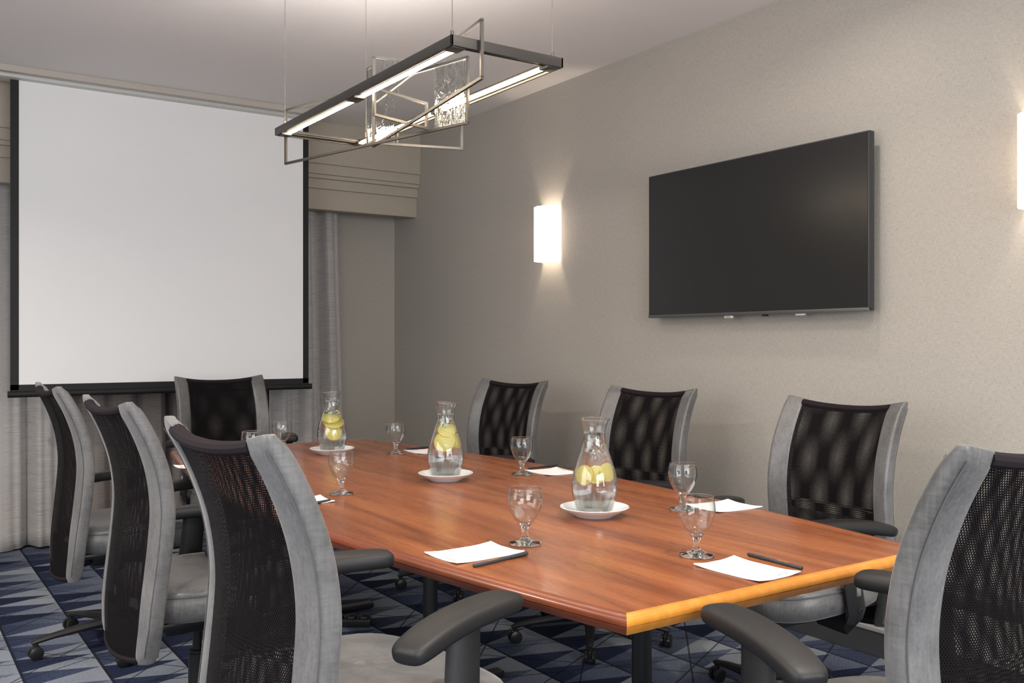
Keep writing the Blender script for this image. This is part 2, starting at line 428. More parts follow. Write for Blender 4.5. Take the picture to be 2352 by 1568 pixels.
# ------------------------------------------------------------------ wall sconces
def sconce(y, zc, label):
    t = thing('wall_sconce', label, 'wall lamp', (XW, y, zc), 0, 'white glass sconces on the right wall')
    MB().box(-.012, 0, -.06, .06, -.075, .075, bev=.003).build('back_plate', M['pewter'], t)
    hw_, dp, hz = .088, .098, .158
    outer = []; inner = []
    N = 22
    for k in range(N+1):
        a = PI*k/N
        ca, sa = math.cos(a), math.sin(a)
        e = .75
        outer.append((-.004-dp*abs(sa)**e, hw_*math.copysign(abs(ca)**e, ca)))
        inner.append((-.004-(dp-.005)*abs(sa)**e, (hw_-.005)*math.copysign(abs(ca)**e, ca)))
    loop = outer+inner[::-1]
    mb = MB(); mb.loft([[(x, yy, z) for x, yy in loop] for z in (-hz, hz)], True, True, True)
    # split caps are long polygons; build quads instead
    mb = MB(); n = len(loop)
    vs_ = [(x, yy, -hz) for x, yy in loop]+[(x, yy, hz) for x, yy in loop]
    fs = [(k, (k+1) % n, n+(k+1) % n, n+k) for k in range(n)]
    for o_ in (0, n):
        for k in range(N): fs.append((o_+k, o_+k+1, o_+n-2-k, o_+n-1-k))
    mb.add(vs_, fs).build('lamp_shade', M['shade'], t, 50)
    for s_ in (-1, 1):
        clip = MB(); clip.tube([(-.012, .01, s_*(hz-.02)), (-.05, .01, s_*(hz-.012)), (-dp-.002, .01, s_*(hz+.004)), (-dp-.008, .01, s_*(hz-.008))], .0014, 6)
        clip.tube([(-.06, .01, s_*(hz-.012)), (-.06, .01, s_*(hz+.012))], .0014, 6)
        clip.build('shade_clip', M['chrome'], t)
    bb = MB(); bb.lathe([(.002, -.045), (.014, -.04), (.018, 0), (.014, .04), (.002, .045)], 12, (-.048, 0, 0))
    bb.build('bulb', M['bulb'], t)
    l = bpy.data.lights.new('bulb_light', 'POINT'); l.energy = LAMPS['sconce']; l.color = (1, .80, .60); l.shadow_soft_size = .022
    lo = bpy.data.objects.new('bulb_light', l); C.objects.link(lo); lo.parent = t; lo.location = (-.048, 0, .0)
    MB().box(-.04, -.012, -.012, .012, -.06, -.05).build('lamp_holder', M['pewter'], t, 0)
    return t
sconce(4.395, 1.87, 'glowing white curved sconce on the wall between far corner and television')
sconce(1.585, 1.855, 'glowing white curved sconce cut by the right edge of the photo')

# ------------------------------------------------------------------ recessed ceiling downlights (unseen; right wall ones inferred from the television's shadow, the rest added fill)
def downlight(x, y, power, label, spread=150):
    t = thing('unseen_downlight', label, 'ceiling light', (x, y, H), 0, 'round recessed ceiling downlights')
    MB().lathe([(.055, -.004), (.075, -.005), (.078, -.001), (.078, -.0), (.055, 0)], 28).build('trim_ring', M['white_paint'], t)
    area_light('lamp', (0, 0, -.012), (0, 0, 0), .10, .10, power, (1, .90, .78), 'DISK', t, math.radians(spread))
for (x, y, p, l) in ((2.60, 2.15, LAMPS['wallwash'], 'recessed downlight close to the right wall above the television'),
                     (2.60, .3, LAMPS['wallwash'], 'recessed downlight close to the right wall near the camera'),
                     (1.6, 1.0, LAMPS['down'], 'added fill downlight over the near end of the table'),
                     (1.3, -.9, LAMPS['down'], 'added fill downlight behind the camera on the right'),
                     (-.5, 1.6, LAMPS['down'], 'added fill downlight left of the camera, ahead of it'),
                     (-.5, -.6, LAMPS['down'], 'added fill downlight left of the camera, behind it'),
                     (-.9, 3.6, LAMPS['aisle'], 'added fill downlight over the left aisle toward the curtains')):
    downlight(x, y, p, l)

# ------------------------------------------------------------------ conference table
TX, Y0, Y1, YS, TZ = 1.622, 1.287, 4.462, 2.890, .74
def halfw(y):
    t = (y-(Y0+Y1)/2)/((Y1-Y0)/2); return .668-.176*abs(t)**1.75
tb = thing('conference_table', 'long boat-shaped cherry wood conference table with black legs', 'table', (TX, (Y0+Y1)/2, 0))
yc = (Y0+Y1)/2
def half(ya, yb, end_first):
    # rings: (inset, z); profile of the moulded edge
    prof = [(.024, .740), (.0225, .7388), (.021, .740), (.014, .7395), (.006, .7365), (.001, .731), (0, .7265), (.0006, .7225), (.0045, .7215), (.0045, .7205), (.0025, .7198), (.0045, .716), (.016, .7015)]
    n = 24
    def pts(ins):
        ys = []
        for k in range(n+1):
            y = ya+(yb-ya)*k/n; ys.append(y)
        if end_first: ys[0] = ya+ins
        else: ys[-1] = yb-ins
        Lp = [(-(halfw(y)-ins), y-yc) for y in ys]; Rp = [(halfw(y)-ins, y-yc) for y in ys]
        return Lp, Rp
    L0, R0 = pts(prof[0][0])
    top = MB(); vs_ = [(x, y, .740) for x, y in L0]+[(x, y, .740) for x, y in R0]
    top.add(vs_, [(k, k+1, n+1+k+1, n+1+k) for k in range(n)])
    # underside and seam face
    LB, RB = pts(prof[-1][0])
    o = len(top.v); top.add([(x, y, prof[-1][1]) for x, y in LB]+[(x, y, prof[-1][1]) for x, y in RB], [(k, n+1+k, n+2+k, k+1) for k in range(n)])
    ks = n if end_first else 0
    top.add([(*L0[ks], .740), (*R0[ks], .740), (*RB[ks], prof[-1][1]), (*LB[ks], prof[-1][1])], [(0, 1, 2, 3)])
    top.build('tabletop', M['wood'], tb, 0)
    for side in (0, 1):
        m = MB(); m.loft([[(*p, z) for p in pts(ins)[side]] for ins, z in prof], False, False, False)
        m.build('long_edge', M['wood_edge'], tb, 40)
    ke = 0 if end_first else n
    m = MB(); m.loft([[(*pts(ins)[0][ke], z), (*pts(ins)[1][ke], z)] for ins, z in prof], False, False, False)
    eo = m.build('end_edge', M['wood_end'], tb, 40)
    if end_first: eo['label'] = 'end edge with light put into its orange'
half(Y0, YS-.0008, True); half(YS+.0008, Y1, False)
ap = MB()
for (a, c) in ((1.50, 4.25),):
    ap.box(-.03, .03, a-yc, c-yc, .665, .701, bev=.003)
ap.build('support_beam', M['black'], tb)
lg = MB().tube([(0, 0, .02), (0, 0, .664)], .0255, 24)
first = None
for y in (1.79, 2.89, 3.98):
    if first is None:
        o = first = lg.build('leg', M['black'], tb)
        for q in (0,):
            mt = Matrix.Rotation(q+.0, 4, 'Z')
            MB().box(-.30, .30, -.025, .025, .008, .032, mat=mt, bev=.006).build('foot', M['black'], o)
    else: o = dup(first, tb)
    o.location = (0, y-yc, 0)

# ------------------------------------------------------------------ office chairs (forward = +X)
def prof_x(z):
    P = [(.30, -.018), (.38, -.020), (.48, -.017), (.58, -.008), (.68, .002), (.78, .008), (.88, -.003), (.96, -.026), (1.03, -.056), (1.09, -.090)]
    if z <= P[0][0]: return P[0][1]
    for (a, b), (c, d) in zip(P, P[1:]):
        if z <= c:
            i = P.index((a, b)); p0 = P[max(i-1, 0)]; p3 = P[min(i+2, len(P)-1)]
            t = (z-a)/(c-a); m1 = (d-p0[1])/(c-p0[0])*(c-a); m2_ = (p3[1]-b)/(p3[0]-a)*(c-a)
            return (2*t**3-3*t*t+1)*b+(t**3-2*t*t+t)*m1+(-2*t**3+3*t*t)*d+(t**3-t*t)*m2_
    return P[-1][1]
ZB, ZT = .335, 1.085
def hwid(v): return .241+.005*math.sin(PI*min(1, v*1.05))-.030*max(0, .14-v)/.14
XB = -.225
def S(u, v, off=0.0):
    """point of the back: u -1..1 across, v 0..1 up, off forward offset"""
    dip = -.026*(1-abs(u)**2.2) if v > .5 else 0
    zt = ZT+dip
    z = ZB+(zt-ZB)*v + (.028*(1-abs(u)**2)*-1*(1-v) if v < .5 else 0)
    wrap = .052*abs(u)**2.0*(.75+.25*math.sin(PI*v))
    return Vector((XB+prof_x(z)+wrap+off, u*hwid(v), z))
UM = .725
def make_chair(label):
    t = thing('office_chair', label, 'chair', (0, 0, 0), 0, 'grey leather and black mesh office chairs')
    # mesh panels
    for nm, off, mk in (('mesh_panel', .012, 'mesh_a'), ('mesh_panel', -.012, 'mesh_b')):
        nu, nv = 14, 40; vs_, uv, fs = [], [], []
        for j in range(nv+1):
            for i in range(nu+1):
                u = -UM-.04+(2*UM+.08)*i/nu; v = .015+.97*j/nv
                p = S(u, v, off*(1-.0*v)); vs_.append(p); uv.append((u*.235, v*.76))
        for j in range(nv):
            for i in range(nu): a = j*(nu+1)+i; fs.append((a, a+1, a+nu+2, a+nu+1))
        MB().add(vs_, fs).build(nm, M[mk], t, 80, uv=uv)
    # rolled top and bottom edges of the mesh
    for v, sec in ((.985, (.016, .013)), (.02, (.016, .012))):
        MB().tube([S(-UM-.03+(2*UM+.06)*i/14, v) for i in range(15)], sec, 10).build('mesh_hem', M['mesh_roll'], t)
    # dark lower lumbar plate between the cloths
    rings = []
    for v in (.02, .08, .14, .185):
        rings.append([S(-UM+2*UM*i/10, v-.02*math.cos(PI*(i-5)/10) if v > .15 else v, .004) for i in range(11)]+[S(UM-2*UM*i/10, v-.02*math.cos(PI*(5-i)/10) if v > .15 else v, -.004) for i in range(11)])
    MB().loft(rings).build('lower_plate', M['plastic'], t)
    # leather side panels
    for s_ in (-1, 1):
        rings = []; seam = []
        nv = 34
        for j in range(nv+1):
            v = j/nv
            endt = min(1, (1-v)/.02, v/.02+.15); endt = max(.25, endt)**.5
            sec = []
            F = [(UM-.01, .010), (UM+.03, .017), (.83, .021), (.93, .023), (.985, .022), (1.012, .014), (1.018, -.004), (1.014, -.019), (.985, -.023), (.88, -.021), (.81, -.019), (UM+.03, -.016), (UM-.01, -.009)]
            vv = min(max(v, .004), .996)
            pc = [S(s_*min(1, u), vv, of*endt)+Vector((0, s_*max(0, u-1)*.22, 0)) for u, of in F]
            if v == 1 or v == 0:
                pass
            rings.append(pc)
            seam.append(S(s_*.985, vv, -.0225)+Vector((0, s_*.0035, 0)))
        # rounded ends
        def shrink(r, k, dz):
            c = sum(r, Vector())/len(r); return [c+(p-c)*k+Vector((0, 0, dz)) for p in r]
        rings = [shrink(rings[0], .7, -.004), shrink(rings[0], .93, -.003)]+rings+[shrink(rings[-1], .97, .004), shrink(rings[-1], .80, .006)]
        o = MB().loft(rings).build('side_panel', M['leather'], t, 60)
        md = o.modifiers.new('s', 'SUBSURF'); md.levels = 1; md.render_levels = 2
        MB().tube(seam[1:-1], .0012, 6).build('seam', M['leather_dark'], o)
        o2 = MB().tube([S(s_*.965, .02+.96*k/24, .0212)+Vector((0, 0, 0)) for k in range(25)], .0011, 6).build('seam', M['leather_dark'], o)
    # seat cushion
    def sring(hx, hy, z, cx=.03, n=40, e=3.4, dome=0):
        r = []
        for k in range(n):
            a = 2*PI*k/n; ca, sa = math.cos(a), math.sin(a)
            x = hx*math.copysign(abs(ca)**(2/e), ca); y = hy*math.copysign(abs(sa)**(2/e), sa)
            if x < 0: y *= 1-.10*(-x/hx)**2
            drop = -.022*max(0, x/hx)**3
            r.append((cx+x, y, z+drop))
        return r
    seat = MB().loft([sring(.20, .19, .425), sring(.235, .235, .427), sring(.252, .252, .440), sring(.258, .258, .468), sring(.256, .256, .492), sring(.250, .250, .505), sring(.251, .251, .508), sring(.244, .244, .520), sring(.215, .215, .532), sring(.16, .16, .538), sring(.08, .08, .540), sring(.02, .02, .540)])
    so = seat.build('seat', M['leather'], t, 60)
    pr = sring(.2525, .2525, .5055); MB().tube(pr+[pr[0]], .0018, 6).build('seam', M['leather_dark'], so)
    # seat pan and mechanism
    MB().box(-.19, .20, -.19, .19, .405, .426, bev=.008).build('seat_pan', M['black'], t)
    MB().box(-.12, .13, -.06, .06, .345, .405, bev=.015).build('tilt_mechanism', M['black'], t)
    br = MB().tube([(-.09, 0, .385), (-.16, 0, .37), (-.225, 0, .385), (XB+prof_x(.45)-.004, 0, .45)], [(.035, .008), (.035, .008), (.035, .008), (.05, .006)], 8, up=(1, 0, .3)).build('back_bracket', M['black'], t)
    # armrests
    for s_ in (-1, 1):
        path = [(.232, .222, .716), (.228, .223, .716), (.215, .227, .717), (.19, .233, .718), (.15, .243, .718), (.10, .257, .717), (.05, .273, .714), (.005, .290, .709), (-.035, .306, .702), (-.062, .317, .696), (-.074, .322, .693), (-.078, .3235, .692)]
        secs = [(.023, .010), (.032, .0165), (.039, .0195), (.042, .0205), (.043, .021), (.042, .021), (.041, .021), (.040, .021), (.038, .0205), (.035, .019), (.028, .015), (.018, .010)]
        pad = MB().tube([(x, s_*y, z) for x, y, z in path], secs, 20, pw=3.2)
        po = pad.build('arm_pad', M['plastic'], t, 60)
        md = po.modifiers.new('s', 'SUBSURF'); md.levels = 1; md.render_levels = 2
        post = MB().tube([(.045, s_*.13, .412), (.05, s_*.24, .408), (.052, s_*.272, .420), (.055, s_*.283, .45), (.075, s_*.275, .58), (.085, s_*.268, .705)],
                         [(.040, .009), (.042, .010), (.042, .012), (.042, .014), (.040, .014), (.037, .013)], 12, up=(0, s_*1.0, .05))
        pso = post.build('arm_post', M['plastic'], t, 50)
        MB().box(.050, .072, s_*.2915-.004, s_*.2915+.004, .50, .545, bev=.003).build('height_button', M['chrome'], pso)
        MB().lathe([(.010, -.003), (.010, .003), (.006, .004), (.006, .001)], 16, fn=lambda p, s_=s_: (.058+p[0], s_*(.296+p[2]*1.0), .455+p[1])).build('bolt', M['plastic'], pso)
    # gas lift
    MB().lathe([(.027, .10), (.027, .26), (.024, .262), (.024, .27), (.014, .272), (.014, .40)], 20).build('gas_lift', M['black'], t)
    # five star base
    MB().lathe([(.03, .055), (.048, .06), (.052, .10), (.040, .125), (.03, .13)], 24).build('base_hub', M['plastic'], t)
    for k in range(5):
        a = 2*PI*k/5+.75; d = Vector((math.cos(a), math.sin(a), 0)); q = d*.0
        def P(r, z): return (d.x*r, d.y*r, z)
        lgm = MB().tube([P(.03, .095), P(.12, .092), P(.26, .080), P(.325, .070), P(.34, .066)], [(.026, .026), (.023, .020), (.017, .013), (.014, .011), (.010, .006)], 8)
        lgm.build('base_leg', M['plastic'], t, 40)
        ctr = MB().tube([P(.325, .070), P(.325, .045)], .010, 10)
        sd = Vector((-d.y, d.x, 0)); cx_, cy_ = d.x*.325, d.y*.325
        ax = Vector((math.cos(a*2.3+.5), math.sin(a*2.3+.5), 0)); pe = Vector((-ax.y, ax.x, 0))
        ctr.box(-.006, .006, -.016, .016, .018, .052, mat=Matrix.Translation((cx_, cy_, 0)) @ Matrix.Rotation(math.atan2(ax.y, ax.x), 4, 'Z'), bev=.002)
        co = ctr.build('caster', M['black'], t, 40)
        for sg in (-1, 1):
            wm = MB(); rings = []
            for off, rr in ((.008, .022), (.009, .0255), (.019, .0255), (.021, .021), (.022, .008)):
                rings.append([Vector((cx_, cy_, .0262))+ax*(sg*off)+pe*(rr*math.cos(g))+Vector((0, 0, rr*math.sin(g))) for g in [2*PI*i/20 for i in range(20)]])
            wm.loft(rings).build('wheel', M['rubber'], co, 40)
    return t
BACK = {'mesh_panel', 'mesh_hem', 'lower_plate', 'side_panel'}
ARMS = {'arm_pad', 'arm_post'}
SEAT = {'seat', 'seat_pan', 'tilt_mechanism', 'back_bracket'}
BASE = {'gas_lift', 'base_hub', 'base_leg', 'caster'}
chair0 = make_chair('x')
# x, y, turn, seat lift, back lift, arm lift, base shift, label
CH = [(.775, 1.705, .075, .060, .008, .026, 0, 'nearest chair on the left side of the table, its mesh back toward the camera'),
      (.846, 3.01, .065, -.005, -.012, -.055, 0, 'middle of the three grey leather and mesh chairs left of the table'),
      (.845, 4.12, .02, -.010, -.012, -.055, 0, 'farthest chair on the left side of the table, beside the pale curtain'),
      (1.590, 4.95, -PI/2, -.030, -.030, .015, 0, 'grey leather and mesh chair at the far head of the table before the screen'),
      (2.60, 4.13, PI+.20, -.045, -.045, -.055, .10, 'farthest chair along the right wall, right of the middle carafe'),
      (2.63, 3.09, PI+.14, -.045, -.045, -.055, .14, 'middle chair along the right wall, just left below the television'),
      (2.59, 2.09, PI, -.045, -.045, -.050, .10, 'nearest chair along the right wall, directly below the television'),
      (1.550, 1.03, PI/2, .010, .005, .010, 0, 'chair at the near head of the table, cut by the right edge')]
srcs = [chair0]+[None]*7
for i in range(1, 8): srcs[i] = dup(chair0)
for o, (x, y, rz, ls, lb_, la, bs, lab) in zip(srcs, CH):
    o.location = (x, y, 0); o.rotation_euler = (0, 0, rz); o['label'] = lab
    for c_ in o.children:
        n_ = c_.name.split('.')[0]
        if n_ in BACK: c_.location.z += lb_
        if n_ in ARMS: c_.location.z += la
        if n_ in SEAT: c_.location.z += ls
        if n_ in BASE or n_ == 'tilt_mechanism': c_.location.x += bs

# ------------------------------------------------------------------ glassware
def goblet(label):
    t = thing('water_goblet', label, 'glass', (0, 0, 0), 0, 'empty stemmed water goblets on the table')
    o_ = [(.0105, .046), (.018, .052), (.028, .064), (.0365, .080), (.0425, .098), (.0438, .110), (.0425, .124), (.0392, .1400)]
    i_ = [(.0388, .1403), (.0378, .1400), (.0412, .124), (.0425, .110), (.0412, .098), (.0352, .081), (.0265, .066), (.016, .056), (.004, .053)]
    MB().lathe(o_+i_, 40).build('bowl', M['glass'], t, 70)
    MB().lathe([(.001, .0006), (.034, .0006), (.0398, .0016), (.0405, .004), (.038, .0058), (.026, .0085), (.014, .013), (.0088, .018), (.0075, .024), (.0085, .031), (.0078, .036), (.0095, .042), (.0150, .0500), (.012, .0535), (.001, .0545)], 32).build('stem', M['glass_solid'], t, 70)
    MB().tube([(.0390*math.cos(a), .0390*math.sin(a), .1400) for a in [2*PI*k/40 for k in range(41)]], .0009, 6).build('rim', M['glass_solid'], t, 70)
    return t
g0 = goblet('x')
GB = [(1.332, 1.896, 'goblet left of the nearest carafe, behind the notepad on the near left edge'),
      (1.590, 1.565, 'nearest goblet, in front of the notepad at the near end of the table'),
      (1.989, 2.015, 'goblet just right of the nearest carafe, partly behind the nearest goblet'),
      (1.271, 2.861, 'goblet left of the middle carafe, in front of the farthest carafe'),
      (2.023, 2.900, 'goblet between the middle carafe and the nearest carafe, on the table seam'),
      (1.935, 3.763, 'goblet between the farthest carafe and the middle carafe'),
      (1.532, 4.100, 'goblet just left of the farthest carafe, before the chair at the far head'),
      (1.266, 3.724, 'goblet whose rim shows just above the nearest left chair back')]
gl_ = [g0]+[dup(g0) for _ in GB[1:]]
for k, (o, (x, y, l)) in enumerate(zip(gl_, GB)): o.location = (x, y, TZ+.0002); o.rotation_euler = (0, 0, k*.7); o['label'] = l

# saucers and carafes
def carafe_set(x, y, rot, tilt, which, plab, clab):
    p = thing('saucer', plab, 'saucer', (x, y, TZ+.0003), 0, 'white saucers under the carafes')
    MB().lathe([(.001, .004), (.050, .004), (.052, 0), (.056, 0), (.060, .005), (.080, .015), (.097, .0255), (.0995, .0280), (.0985, .0293), (.094, .0275), (.078, .0185), (.058, .0085), (.05, .0065), (.001, .0065)], 56).build('dish', M['porcelain'], p, 60)
    z0 = TZ+.0072
    c = thing('carafe', clab, 'carafe', (x, y, z0), rot, 'glass carafes of lemon water')
    def sh(q):
        k = max(0, (q[2]-.225)/.05); return (q[0], q[1], q[2]+k*tilt*q[0]/.045+k*abs(tilt)*.3)
    oo = [(.0475, 0.0), (.0505, .003), (.053, .012), (.059, .035), (.0645, .058), (.0668, .078), (.0655, .098), (.060, .125), (.0515, .150), (.043, .175), (.036, .198), (.0325, .218), (.0320, .232), (.034, .246), (.038, .260), (.0430, .2705), (.0440, .272)]
    ii = [(.0432, .2730), (.0424, .2712), (.0365, .2600), (.0325, .246), (.0305, .232), (.0310, .218), (.0344, .198), (.0413, .175), (.0498, .150), (.0583, .125), (.0638, .098), (.0651, .078), (.0628, .058), (.0572, .035), (.0512, .013), (.045, .008), (.001, .0075)]
    MB().lathe([(.001, .0004)]+oo+ii, 56, fn=sh).build('carafe_body', M['glass'], c, 70)
    MB().tube([sh((.0436*math.cos(a), .0436*math.sin(a), .2722)) for a in [2*PI*k/48 for k in range(49)]], .0013, 8).build('carafe_rim', M['glass_solid'], c, 70)
    wp = [(.001, .009), (.044, .0095), (.0500, .0145), (.0560, .036), (.0616, .058), (.0638, .078), (.0626, .098), (.0571, .125), (.0486, .150), (.0401, .175), (.0332, .198), (.0298, .218), (.0293, .232), (.0296, .236), (.001, .236)]
    MB().lathe(wp, 48).build('water', M['water'], c, 70)
    c2, s2 = math.cos(rot), math.sin(rot)
    return (x, y, z0)
def lemon(base, dx, dy, z, rx, ry, rz, label, sc=1):
    o = LEM.copy() if LEM.users_collection and LEM.get('used') else LEM
    if o is not LEM: C.objects.link(o)
    LEM['used'] = 1
    o.location = (base[0]+dx, base[1]+dy, base[2]+z); o.rotation_euler = (rx, ry, rz); o.scale = (sc,)*3
    if 'used' in o and o is not LEM: del o['used']
    tag(o, label, 'lemon slice', 'lemon slices in the water carafes')
LEM = MB().lathe([(.001, -.0025), (.0285, -.0028), (.0302, -.0015), (.0305, 0), (.0302, .0015), (.0285, .0028), (.001, .0025)], 36).build('lemon_slice', M['lemon'], None, 50)
def ice(base, zs, label, seed):
    r = random.Random(seed); m = MB()
    for z, rad, n in zs:
        for k in range(n):
            a = r.uniform(0, 6.28); s = r.uniform(.006, .0085)
            mt = Matrix.Translation((rad*math.cos(a), rad*math.sin(a), z)) @ Matrix.Rotation(r.uniform(0, 3), 4, (r.random(), r.random(), r.random()+.1))
            m.box(-s, s, -s, s, -s, s, mat=mt, bev=.002)
    o = m.build('crushed_ice', M['ice'], None, 40, loc=base); tag(o, label, 'ice', None, 'stuff')
# camera right and toward-camera directions (used only to know which side of the carafe faces the near end)
A = carafe_set(1.714, 2.092, 1.0, .002, 0, 'white saucer under the nearest carafe', 'nearest glass carafe with three upright lemon slices, between two goblets')
B = carafe_set(1.712, 2.937, 2.55, .006, 1, 'white saucer under the middle carafe at the table seam', 'middle glass carafe with overlapping bright yellow lemon slices')
D = carafe_set(1.693, 3.909, -.6, .007, 2, 'white saucer under the farthest carafe', 'farthest glass carafe with stacked lemon slices, seen against the curtain')
# direction from each carafe back toward the near-left corner of the room
def rel(base, s, t):
    d = Vector((-base[0], -base[1])).normalized(); r = Vector((-d.y, d.x))   # r points to viewer's right
    return (d*t+r*s)
def put(base, s, t, z, tiltf, yaw, label, sc=1):
    v = rel(base, s, t); a = math.atan2(-base[1], -base[0])
    # slice normal faces the near end, leaning by tiltf, turned by yaw
    o_rot = Matrix.Rotation(a+yaw, 3, 'Z') @ Matrix.Rotation(PI/2-tiltf, 3, 'Y')
    e = o_rot.to_euler(); lemon(base, v.x, v.y, z, e.x, e.y, e.z, label, sc)
put(A, -.027, .032, .115, .15, -.5, 'lemon slice in the nearest carafe, leftmost of three', .92)
put(A, .005, .037, .117, .2, .05, 'lemon slice in the nearest carafe, middle of three', .86)
put(A, .033, .022, .122, .15, .75, 'lemon slice in the nearest carafe, rightmost of three', .88)
put(B, .004, .004, .172, .70, .1, 'upper lemon slice in the middle carafe', .98)
put(B, -.004, .022, .134, .28, -.1, 'lower lemon slice in the middle carafe', 1.18)
put(B, .030, -.010, .132, .1, 1.05, 'lemon slice turned edgewise at the right in the middle carafe', .85)
put(D, -.006, -.004, .150, 1.15, 0, 'top lemon slice in the farthest carafe', 1.22)
put(D, .006, .000, .128, 1.12, .1, 'second lemon slice from the top in the farthest carafe', 1.25)
put(D, .006, .028, .090, .40, .1, 'lowest lemon slice in the farthest carafe, flesh facing forward', 1.12)
ice(A, [(.160, .028, 4), (.180, .018, 3), (.200, .012, 3), (.220, .010, 2)], 'ice in the neck of the nearest carafe above its lemon slices', 1)
ice(B, [(.192, .016, 3), (.205, .012, 3), (.222, .010, 2)], 'ice in the neck of the middle carafe above its lemon slices', 2)
ice(D, [(.180, .020, 3), (.200, .012, 2), (.222, .012, 3)], 'ice in the neck of the farthest carafe above its lemon slices', 3)

# ------------------------------------------------------------------ notepads and pens
def text_mesh(txt, size, mat, parent, loc, rz=0, name='lettering', rx=0):
    cu = bpy.data.curves.new(name, 'FONT'); cu.body = txt; cu.size = size; cu.extrude = .00006; cu.align_x = 'CENTER'; cu.align_y = 'CENTER'; cu.space_character = 1.15
    o = bpy.data.objects.new(name, cu); C.objects.link(o); bpy.context.view_layer.update()
    me = bpy.data.meshes.new_from_object(o); bpy.data.objects.remove(o); me.name = name; me.materials.clear(); me.materials.append(mat)
    o = bpy.data.objects.new(name, me); C.objects.link(o); o.parent = parent; o.location = loc; o.rotation_euler = (rx, 0, rz); return o
def notepad(x, y, rz, label, L_=.195, W_=.135):
    """long side along local X; printed name near the +X short side"""
    t = thing('notepad', label, 'notepad', (x, y, TZ+.0004), rz, 'white notepads laid out at the seats')
    n, m = 12, 9; vt, vb_ = [], []
    for j in range(m+1):
        for i in range(n+1):
            a, b_ = 2*i/n-1, 2*j/m-1
            lift = .0045*(max(0, abs(a)-.35)/.65)**2*(max(0, abs(b_)-.45)/.55)
            vt.append((a*L_/2, b_*W_/2, 0.0016+lift)); vb_.append((a*L_/2, b_*W_/2, .0003+lift*.75))
    N = (n+1)*(m+1); fs = []
    for j in range(m):
        for i in range(n):
            a = j*(n+1)+i; fs += [(a, a+1, a+n+2, a+n+1), (N+a, N+a+n+1, N+a+n+2, N+a+1)]
    for i in range(n): fs += [(i, N+i, N+i+1, i+1), (m*(n+1)+i, m*(n+1)+i+1, N+m*(n+1)+i+1, N+m*(n+1)+i)]
    for j in range(m): a = j*(n+1); b2 = a+n; fs += [(a, a+n+1, N+a+n+1, N+a), (b2, N+b2, N+b2+n+1, b2+n+1)]
    MB().add(vt+vb_, fs).build('paper_sheets', M['paper'], t, 40)
    text_mesh('COURTYARD', .0082, M['ink'], t, (L_/2-.015, .022, .0024), PI/2)
    return t
notepad(1.175, 1.880, PI+.06, 'white notepad near the left table edge, before the goblet left of the nearest carafe')
notepad(1.585, 1.410, -PI/2+.03, 'nearest white notepad at the near end of the table', .185)
notepad(2.135, 1.990, -.08, 'white notepad at the right side of the table beside the nearest right chair', .175, .150)
notepad(2.162, 2.893, -.04, 'white notepad right of the goblet at the table seam, before the middle right chair', .15, .165)
notepad(2.090, 3.760, -.05, 'white notepad behind the middle carafe, before the farthest right chair', .15, .165)
notepad(1.120, 2.800, PI-.05, 'white notepad corner showing past the nearest left chair back', .15, .13)
notepad(1.06, 3.84, PI, 'white notepad mostly hidden behind the nearest left chair, at the far left of the table', .12, .11)
def pen(x0, y0, x1, y1, label, cap_first=False):
    """from butt (x0,y0) to cap end"""
    d = Vector((x1-x0, y1-y0)); L_ = d.length; t = thing('pen', label, 'pen', (x0, y0, TZ+.0045), math.atan2(d.y, d.x), 'dark ballpoint pens beside the notepads')
    f = lambda p: (p[2], p[0], p[1])
    MB().lathe([(.002, 0), (.0037, .001), (.0040, .004), (.0041, L_-.05)], 16, fn=f).build('barrel', M['pen'], t)
    cp = MB().lathe([(.0043, L_-.054), (.0047, L_-.053), (.0047, L_-.045), (.0044, L_-.044), (.0044, L_-.003), (.0035, L_), (.002, L_)], 16, fn=f).build('cap', M['pen'], t)
    MB().box(L_-.060, L_-.008, -.0065, -.0045, -.0012, .0018, bev=.0008).build('clip', M['pen'], cp)
    text_mesh('COURTYARD', .0052, M['gold_ink'], t, (L_*.35, -.0010, .00405))
pen(1.098, 1.762, 1.270, 1.799, 'dark pen with gold print before the notepad near the left table edge')
pen(1.684, 1.338, 1.692, 1.500, 'dark pen right of the nearest notepad at the near end of the table')
pen(2.19, 2.082, 2.20, 2.22, 'dark pen tip showing behind the nearest goblets, beside the right notepad')
pen(2.130, 3.010, 2.285, 3.028, 'dark pen behind the notepad at the table seam')
pen(2.035, 3.873, 2.185, 3.893, 'dark pen behind the notepad of the farthest right chair')
pen(1.10, 2.720, 1.184, 2.750, 'dark pen on the table just past the nearest left chair back')

# power strip on the floor under the table
t = thing('power_strip', 'low black power strip with scalloped lids on the carpet under the table', 'power strip', (1.66, 3.83, 0), -.60)
MB().box(-.17, .17, -.03, .03, 0, .035, bev=.006).build('strip_body', M['black'], t)
for k in range(6):
    MB().lathe([(.001, .034), (.026, .036), (.024, .046), (.012, .052), (.001, .053)], 16, c=(-.14+k*.056, 0, 0)).build('outlet_lid', M['plastic'], t)

